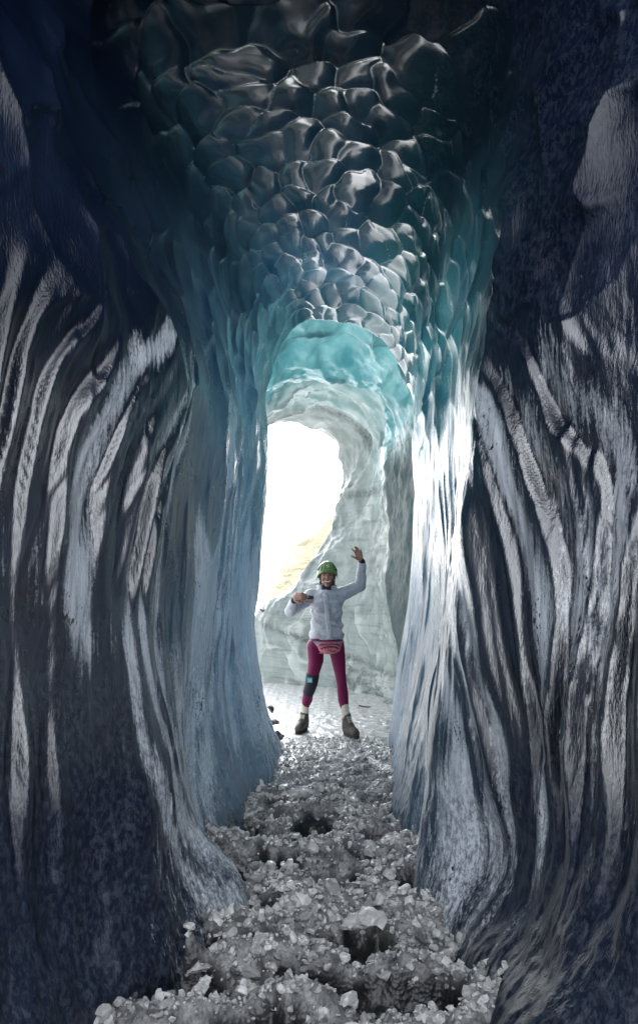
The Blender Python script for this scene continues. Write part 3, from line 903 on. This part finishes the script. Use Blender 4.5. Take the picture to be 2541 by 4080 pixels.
helmet = solid('helmet', bm, M_GREEN)
helmet.modifiers.new('shell', 'SOLIDIFY').thickness = .006


def on_helmet(az, el):      # a point of the shell, slightly proud
    a, e = math.radians(az), math.radians(el)
    return hc + Vector((math.sin(a) * .101 * math.cos(e), .012 - math.cos(a) * .125 * math.cos(e), .022 + .121 * math.sin(e)))


for pts in ([(48, 46), (62, 24), (74, 10)], [(74, 10), (62, 12), (52, 14)], [(-48, 46), (-60, 26), (-70, 12)], [(-32, 58), (-36, 30), (-38, 10)], [(150, 40), (155, 20), (158, 5)]):
    bm = bmesh.new(); chain(bm, [(on_helmet(*q), .0058 if n_ else .003) for n_, q in enumerate(pts)]); solid('vent', bm, M_BLACK, helmet).location = (0, 0, 0)
bm = bmesh.new()
ring = [on_helmet(5 + 7.5 * math.cos(t), 32 + 8 * math.sin(t)) for t in np.linspace(0, 2 * math.pi, 15)]
chain(bm, [(q, .0016) for q in ring]); cap(bm, on_helmet(2, 31), .002, on_helmet(8, 34), .002); solid('emblem', bm, M_WHITE, helmet)
bm = bmesh.new()
for n_, a in enumerate((-4, 0, 4, 8, 12)): cap(bm, on_helmet(a, 8 + n_ % 2), .0022, on_helmet(a + 2.2, 9), .0022)
solid('lettering', bm, M_BRACE, helmet)
for s_ in (-1, 1):
    bm = bmesh.new(); chain(bm, [(hc + Vector((.078 * s_, -.03, -.01)), .003), (hc + Vector((.066 * s_, -.045, -.07)), .003), (hc + Vector((.028 * s_, -.055, -.118)), .003)]); solid('chin_strap', bm, M_BLACK, helmet)
    bm = bmesh.new(); ell(bm, hc + Vector((.070 * s_, -.043, -.055)), (.004, .004, .006)); solid('buckle', bm, M_WHITE, helmet)

# --- scarf and jacket
bm = bmesh.new()
loft(bm, [((XO + .006, 6.515, z), (rx, 0, 0), (0, rx * 1.05, 0)) for z, rx in ((1.40, .075), (1.43, .075), (1.465, .067), (1.49, .062), (1.505, .055))])
fuse('scarf', bm, M_SCARF, .006)
bm = bmesh.new()
loft(bm, [((XO + .002, 6.52, z), (rx, 0, 0), (0, ry, 0)) for z, rx, ry in ((.955, .172, .122), (.975, .174, .125), (1.06, .163, .115), (1.19, .152, .112), (1.29, .165, .126), (1.35, .17, .126), (1.40, .155, .11), (1.44, .105, .085), (1.46, .08, .07))], seg=32)
cap(bm, shL + Vector((.02, 0, -.005)), .072, shR + Vector((-.02, 0, -.005)), .072)
ell(bm, (XO - .062, 6.42, 1.285), (.075, .05, .075)); ell(bm, (XO + .062, 6.42, 1.285), (.075, .05, .075))
chain(bm, [(shL, .074), (shL.lerp(elL, .55), .064), (elL, .060), (elL.lerp(wrL, .5), .052), (wrL.lerp(elL, .10), .041)])
chain(bm, [(shR, .074), (shR.lerp(elR, .55), .065), (elR, .058), (elR.lerp(wrR, .5), .050), (wrR.lerp(elR, .10), .042)])


def puff(v):
    x, y, z = v[:, 0], v[:, 1], v[:, 2]
    d = v - np.array([XO, 6.52, 1.2]); d[:, 2] *= 0; d /= np.linalg.norm(d, axis=1)[:, None] + 1e-6
    w1 = .007 * noise3(x * 14, y * 14, z * 22) + .008 * np.cos(z * 62 + 2 * noise3(x * 7, y * 7, z * 7)) * (np.abs(x - XO) < .2)
    v = v + d * (w1 + .003 * noise3(x * 40, y * 40, z * 40))[:, None]
    return v


jacket = fuse('jacket', bm, M_JACKET, .0075, 2, fn=puff)
bm = bmesh.new()      # storm flap down the front, kept clear of the cloth below it
pts = [(740, 830, .118), (752, 950, .172), (765, 1060, .168), (778, 1180, .130), (795, 1330, .134), (808, 1500, .140)]
rows = []
for cx, cy, dy in pts:
    c = q1(cx, cy, 6.52 - dy)
    rows.append([bm.verts.new(c + Vector((dx, ddy, 0))) for dx, ddy in ((-.026, .02), (-.026, -.006), (-.012, -.010), (.012, -.010), (.026, -.006), (.026, .02))])
for a, b in zip(rows[:-1], rows[1:]):
    for i in range(5): bm.faces.new((a[i], a[i + 1], b[i + 1], b[i]))
solid('front_flap', bm, M_JACKET, jacket)
for sgn, (x0, x1), r0 in ((-1, (-.040, -.098), 0), (1, (.040, .098), 0)):
    bm = bmesh.new()  # two collar wings standing open round the scarf
    rows = []
    for i in range(9):
        t = i / 8; a = math.radians(-62 + t * 150)
        ca, sa = math.sin(a), math.cos(a)
        out = .078; ox = sgn * max(0.0, 1 - t) * .0
        base = Vector((XO + .004 + sgn * math.cos(a) * out, 6.525 + math.sin(a) * .075, 1.432 - .03 * max(0, .45 - t)))
        topv = Vector((XO + .004 + sgn * math.cos(a) * (out + .012), 6.53 + math.sin(a) * .082, 1.497 + .012 * t - .025 * max(0, .3 - t)))
        rows.append((bm.verts.new(base), bm.verts.new(topv)))
    for a, b in zip(rows[:-1], rows[1:]): bm.faces.new((a[0], a[1], b[1], b[0]))
    c_ = solid('collar', bm, M_JACKET, jacket)
    c_.modifiers.new('thick', 'SOLIDIFY').thickness = .012
for x_, z0, z1 in ((-.106, 1.155, .985), (.128, 1.150, 1.01)):
    bm = bmesh.new(); chain(bm, [(Vector((XO + x_, 6.52 - .118, z0)), .0025), (Vector((XO + x_ * 1.04, 6.52 - .112, z1)), .0025)]); solid('pocket_zip', bm, M_LACE, jacket)
for wv, el_ in ((wrL, elL), (wrR, elR)):
    bm = bmesh.new(); d = (el_ - wv).normalized(); cap(bm, wv - d * .006, .034, wv + d * .03, .038); fuse('cuff', bm, M_CUFF, .006)

# --- leggings, knee brace, socks, boots
bm = bmesh.new()
loft(bm, [((XO, 6.52, z), (rx, 0, 0), (0, ry, 0)) for z, rx, ry in ((.835, .125, .10), (.88, .168, .115), (.93, .170, .118), (.985, .160, .112))], seg=32)
chain(bm, legL); chain(bm, legR)
leggings = fuse('leggings', bm, M_LEG, .0075, 3)
bm = bmesh.new()
chain(bm, [(q2(549, 735, 6.565), .069), (q2(530, 860, 6.58), .064), (q2(488, 985, 6.615), .059)])
brace = fuse('knee_brace', bm, M_BRACE, .007, 2)
bm = bmesh.new()
c = q2(508, 792, 6.565) + Vector((0, -.067, 0))
bmesh.ops.create_cube(bm, size=1.0, matrix=Matrix.Translation(c) @ Matrix.Rotation(math.radians(-12), 4, 'Z') @ Matrix.Diagonal((.052, .006, .050, 1)))
bmesh.ops.bevel(bm, geom=bm.edges[:], offset=.002, segments=1, affect='EDGES')
patch = solid('patch', bm, M_PATCH, brace, smooth=False)
bm = bmesh.new()
for dz, ww in ((.010, .034), (.0, .030), (-.010, .034)):
    bmesh.ops.create_cube(bm, size=1.0, matrix=Matrix.Translation(c + Vector((0, -.0045, dz))) @ Matrix.Rotation(math.radians(-12), 4, 'Z') @ Matrix.Diagonal((ww, .002, .0035, 1)))
solid('patch_lettering', bm, M_WHITE, brace, smooth=False)
for an, low, toe, heel, yy in ((legL[-1][0], ankL, q2(338, 1495, 6.56), q2(430, 1475, 6.72), 1), (legR[-1][0], ankR, q2(1195, 1580, 6.35), q2(1055, 1500, 6.53), 1)):
    bm = bmesh.new(); chain(bm, [(an + Vector((0, 0, .02)), .043), (an.lerp(low, .5), .042), (low, .040)]); fuse('sock', bm, M_SOCK, .007)
    gz = .0
    toe = Vector((toe.x, toe.y, .048)); heel = Vector((heel.x, heel.y, .050)); fw = (toe - heel); fw.z = 0; fw.normalize(); sd_ = Vector((-fw.y, fw.x, 0))
    top = low + Vector((0, .0, .045))
    bm = bmesh.new()
    chain(bm, [(top, .046), (low.lerp(heel, .3), .047), (heel + Vector((0, 0, .02)), .044)])
    chain(bm, [(low, .047), (heel.lerp(toe, .55) + Vector((0, 0, .03)), .045), (toe + Vector((0, 0, .004)), .042)])
    cap(bm, heel, .043, toe, .043)
    bmesh.ops.create_cube(bm, size=.001, matrix=Matrix.Translation(heel))

    def flat_sole(v):
        v = v.copy(); v[:, 2] = np.maximum(v[:, 2], .022); return v
    boot = fuse('boot', bm, M_BOOT, .007, 2, fn=flat_sole)
    bm = bmesh.new()
    n_ = 28; lo_, hi_ = [], []
    for i in range(n_):
        a = 2 * math.pi * i / n_
        L = (toe - heel).length / 2 + .047
        pos = (heel + toe) / 2 + fw * (L * math.cos(a)) + sd_ * (.048 * math.sin(a) * (1 + .12 * math.cos(a)))
        lo_.append(bm.verts.new((pos.x, pos.y, .004))); hi_.append(bm.verts.new((pos.x, pos.y, .034)))
    for i in range(n_): bm.faces.new((lo_[i], lo_[(i + 1) % n_], hi_[(i + 1) % n_], hi_[i]))
    bm.faces.new(lo_[::-1]); bm.faces.new(hi_)
    solid('sole', bm, M_SOLE, boot, smooth=False)
    bm = bmesh.new()
    for i in range(5):
        t = i / 4; c0 = (top + fw * .050).lerp(heel.lerp(toe, .60) + Vector((0, 0, .076)), t)
        cap(bm, c0 - sd_ * .024, .0035, c0 + sd_ * .024 + Vector((0, 0, -.014)), .0035, 8); cap(bm, c0 + sd_ * .024, .0035, c0 - sd_ * .024 + Vector((0, 0, -.014)), .0035, 8)
    solid('laces', bm, M_LACE, boot)
    bm = bmesh.new(); chain(bm, [(toe + Vector((0, 0, .030)) - fw * .02 - sd_ * .03, .012), (toe + Vector((0, 0, .038)), .014), (toe + Vector((0, 0, .030)) - fw * .02 + sd_ * .03, .012)])
    fuse('toe_cap', bm, M_BLACK, .006, parent=boot)

# --- waist bag (worn, but its own thing) and phone
bag = empty('waist_bag', Vector((XO + .029, 6.39, .885)))
tag(bag, 'pink marbled waist bag with black zips strapped under the white jacket', 'waist bag')


def bag_material():
    k = NT('pink_marbled'); p = k.objco()
    v = k.noise(p, 42, 5, 0.7, 1.5)
    return k.finish(k.principled(Base_Color=k.ramp(v, [(0.36, (0.02, 0.005, 0.012)), (0.44, (0.33, 0.045, 0.09)), (0.54, (0.50, 0.13, 0.18)), (0.66, (0.62, 0.36, 0.36))]), Roughness=0.55))


bo = bag.location
bm = bmesh.new()
rot = Matrix.Rotation(math.radians(0), 3, 'Y')
ell(bm, bo + Vector((0, 0, -.006)), (.112, .050, .060)); ell(bm, bo + Vector((0, .005, .018)), (.128, .045, .040)); ell(bm, bo + Vector((.012, -.02, -.018)), (.085, .042, .042))
fuse('pouch', bm, bag_material(), .006, 2, parent=bag, off=bo)
for pts, r_ in (([(-.095, .030), (-.045, .038), (.02, .040), (.075, .036), (.100, .020)], .0050), ([(-.080, -.004), (-.03, .012), (.03, .014), (.068, .008), (.082, -.012)], .0055), ([(.005, -.022), (.030, -.034), (.052, -.040)], .0045)):
    bm = bmesh.new()
    pp = []
    for x_, z_ in pts:
        e = max(0.05, 1 - (x_ / .118) ** 2 - ((z_ + .004) / .064) ** 2)
        pp.append((bo + Vector((x_, -.052 * math.sqrt(e) - .010, z_)), r_))
    chain(bm, pp); bmesh.ops.translate(bm, verts=bm.verts[:], vec=-bo); obj_bm('zip', bm, M_BLACK, bag)
bm = bmesh.new()
rows = []
for i in range(40):
    a = 2 * math.pi * i / 40
    rows.append((bm.verts.new(Vector((XO + .177 * math.cos(a), 6.52 + .127 * math.sin(a), .905)) - bo), bm.verts.new(Vector((XO + .177 * math.cos(a), 6.52 + .127 * math.sin(a), .942)) - bo)))
for i in range(40):
    a, b = rows[i], rows[(i + 1) % 40]; bm.faces.new((a[0], b[0], b[1], a[1]))
st = obj_bm('strap', bm, simple('grey_strap', (0.20, 0.24, 0.28), rough=0.8), bag); st.modifiers.new('t', 'SOLIDIFY').thickness = .004

ph_c = q1(455, 899, 6.236)
phone = empty('phone', ph_c); phone.rotation_euler = (math.radians(4), math.radians(7), math.radians(6))
tag(phone, 'phone in a pale pink case held sideways in the hand', 'phone')


def rbox(name, size, loc, mat, parent, bev):
    b_ = bmesh.new(); bmesh.ops.create_cube(b_, size=1.0, matrix=Matrix.Translation(loc) @ Matrix.Diagonal((*size, 1)))
    bmesh.ops.bevel(b_, geom=b_.edges[:], offset=bev, segments=3, affect='EDGES')
    return obj_bm(name, b_, mat, parent, smooth=False)


def case_material():
    k = NT('patterned_case'); v = k.noise(k.objco(), 24, 2, 0.5, 0.6)
    return k.finish(k.principled(Base_Color=k.ramp(v, [(0.44, (0.015, 0.015, 0.022)), (0.50, (0.36, 0.27, 0.28)), (1.0, (0.42, 0.34, 0.34))]), Roughness=0.35))


rbox('case', (.145, .010, .072), (0, 0, 0), case_material(), phone, .0035)
rbox('camera_bump', (.036, .004, .030), (.047, -.0065, .016), M_BLACK, phone, .0015)
for dx, dz in ((-.008, .006), (.008, .006), (0, -.007)):
    b_ = bmesh.new(); bmesh.ops.create_cone(b_, cap_ends=True, segments=20, radius1=.006, radius2=.006, depth=.003,
                                            matrix=Matrix.Translation((.047 + dx, -.0092, .016 + dz)) @ Matrix.Rotation(math.radians(90), 4, 'X'))
    obj_bm('lens', b_, simple('lens_glass', (0.02, 0.02, 0.03), rough=0.1), phone)
rbox('screen', (.137, .001, .066), (0, .0056, 0), M_BLACK, phone, .0003)

# ------------------------------------------------------------------ beyond the mouth
def hill_material():
    k = NT('dry_grass_hill'); p = k.pos((1, 1, 2.2))
    nz = k.noise(p, 0.5, 7, 0.7, 0.5)
    col = k.ramp(nz, [(0.34, (0.20, 0.18, 0.13)), (0.5, (0.42, 0.38, 0.25)), (0.66, (0.55, 0.51, 0.37))])
    return k.finish(k.principled(Base_Color=col, Roughness=0.9, Normal=k.bump(nz, 0.8, 0.5)))


def build_hill():
    xs = np.linspace(-9, 45, 150); ys = np.linspace(62, 110, 90)
    X, Y = np.meshgrid(xs, ys)
    prof = np.interp(X / 72 * F + CX, [240, 255, 263, 275, 288, 300, 312, 330, 420, 700], [588, 590, 586, 570, 552, 538, 531, 518, 470, 430])
    top = EYE - (prof - HY) * 72 / F
    H = (top + 1.0) * sstep(62, 74, Y) - 1.0 + 0.5 * fbm(X * .2, Y * .2, X * 0, 4) * sstep(63, 70, Y)
    g = np.stack([X, Y, H], -1)
    return tag(mesh_np('hill', g.reshape(-1, 3), grid_faces(*X.shape), hill_material()), kind='structure')


build_hill()
ice_lump(268, 609, 10.66, .15, 71, 'dark jagged rock on top of the low ice bank beyond the mouth', name='dark_rock', cat='rock', mat=M_STONE, flat=0.8, wide=1.2, rz=0.4)


# ------------------------------------------------------------------ light, sky, camera
SUN_EL, SUN_AZ = math.radians(38), math.radians(14)     # azimuth measured from +Y towards +X
w = bpy.data.worlds.new('World'); C.world = w; w.use_nodes = True
nt = w.node_tree; nt.nodes.clear()
sky = nt.nodes.new('ShaderNodeTexSky'); sky.sky_type = 'NISHITA'; sky.sun_disc = False
sky.sun_elevation = SUN_EL; sky.sun_rotation = SUN_AZ
sky.air_density = 1.0; sky.dust_density = 2.0; sky.ozone_density = 1.0
bg = nt.nodes.new('ShaderNodeBackground'); bg.inputs['Strength'].default_value = 0.15
ow = nt.nodes.new('ShaderNodeOutputWorld')
hs = nt.nodes.new('ShaderNodeHueSaturation'); hs.inputs['Saturation'].default_value = 0.55
nt.links.new(sky.outputs[0], hs.inputs['Color']); cl = nt.nodes.new('ShaderNodeMix'); cl.data_type = 'RGBA'; cl.inputs[0].default_value = 0.6; cl.inputs[7].default_value = (6.4, 6.5, 6.7, 1)
nt.links.new(hs.outputs[0], cl.inputs[6]); 
# broad sky glow, added near the sun to send light into the cave
tcw = nt.nodes.new('ShaderNodeTexCoord'); dt = nt.nodes.new('ShaderNodeVectorMath'); dt.operation = 'DOT_PRODUCT'
GL = (math.radians(8), math.radians(30))
dt.inputs[1].default_value = (math.sin(GL[0]) * math.cos(GL[1]), math.cos(GL[0]) * math.cos(GL[1]), math.sin(GL[1]))
nt.links.new(tcw.outputs['Generated'], dt.inputs[0])
mx0 = nt.nodes.new('ShaderNodeMath'); mx0.operation = 'MAXIMUM'; mx0.inputs[1].default_value = 0.0; nt.links.new(dt.outputs['Value'], mx0.inputs[0])
pw = nt.nodes.new('ShaderNodeMath'); pw.operation = 'POWER'; pw.inputs[1].default_value = 7.0; nt.links.new(mx0.outputs[0], pw.inputs[0])
gl = nt.nodes.new('ShaderNodeMix'); gl.data_type = 'RGBA'; gl.blend_type = 'ADD'; gl.inputs[7].default_value = (19, 19.4, 20, 1)
nt.links.new(pw.outputs[0], gl.inputs[0]); nt.links.new(cl.outputs[2], gl.inputs[6]); nt.links.new(gl.outputs[2], bg.inputs[0]); nt.links.new(bg.outputs[0], ow.inputs[0])

sd = bpy.data.lights.new('sun', 'SUN'); sd.energy = 2.5; sd.angle = math.radians(1.5); sd.color = (1.0, 0.97, 0.93)
so = bpy.data.objects.new('sun', sd); link(so)
dirv = Vector((math.sin(SUN_AZ) * math.cos(SUN_EL), math.cos(SUN_AZ) * math.cos(SUN_EL), math.sin(SUN_EL)))
so.rotation_euler = dirv.to_track_quat('Z', 'Y').to_euler(); so.location = (4, 12, 9)

cd = bpy.data.cameras.new('camera'); co = bpy.data.objects.new('camera', cd); link(co)
co.location = (0, 0, EYE); co.rotation_euler = (math.radians(90), 0, 0)
cd.sensor_fit = 'VERTICAL'; cd.sensor_height = 24; cd.lens = F / 1024 * 24
cd.shift_y = (HY - 512) / 1024
cd.clip_start = 0.02; cd.clip_end = 5000
C.camera = co

C.view_settings.view_transform = 'Standard'; C.view_settings.look = 'None'
C.view_settings.exposure = 2.0; C.view_settings.gamma = 1.0
C.render.engine = 'CYCLES'
cy = C.cycles
cy.use_denoising = True
cy.max_bounces = 8; cy.diffuse_bounces = 4; cy.glossy_bounces = 5; cy.transmission_bounces = 4
cy.sample_clamp_indirect = 6.0; cy.caustics_reflective = True
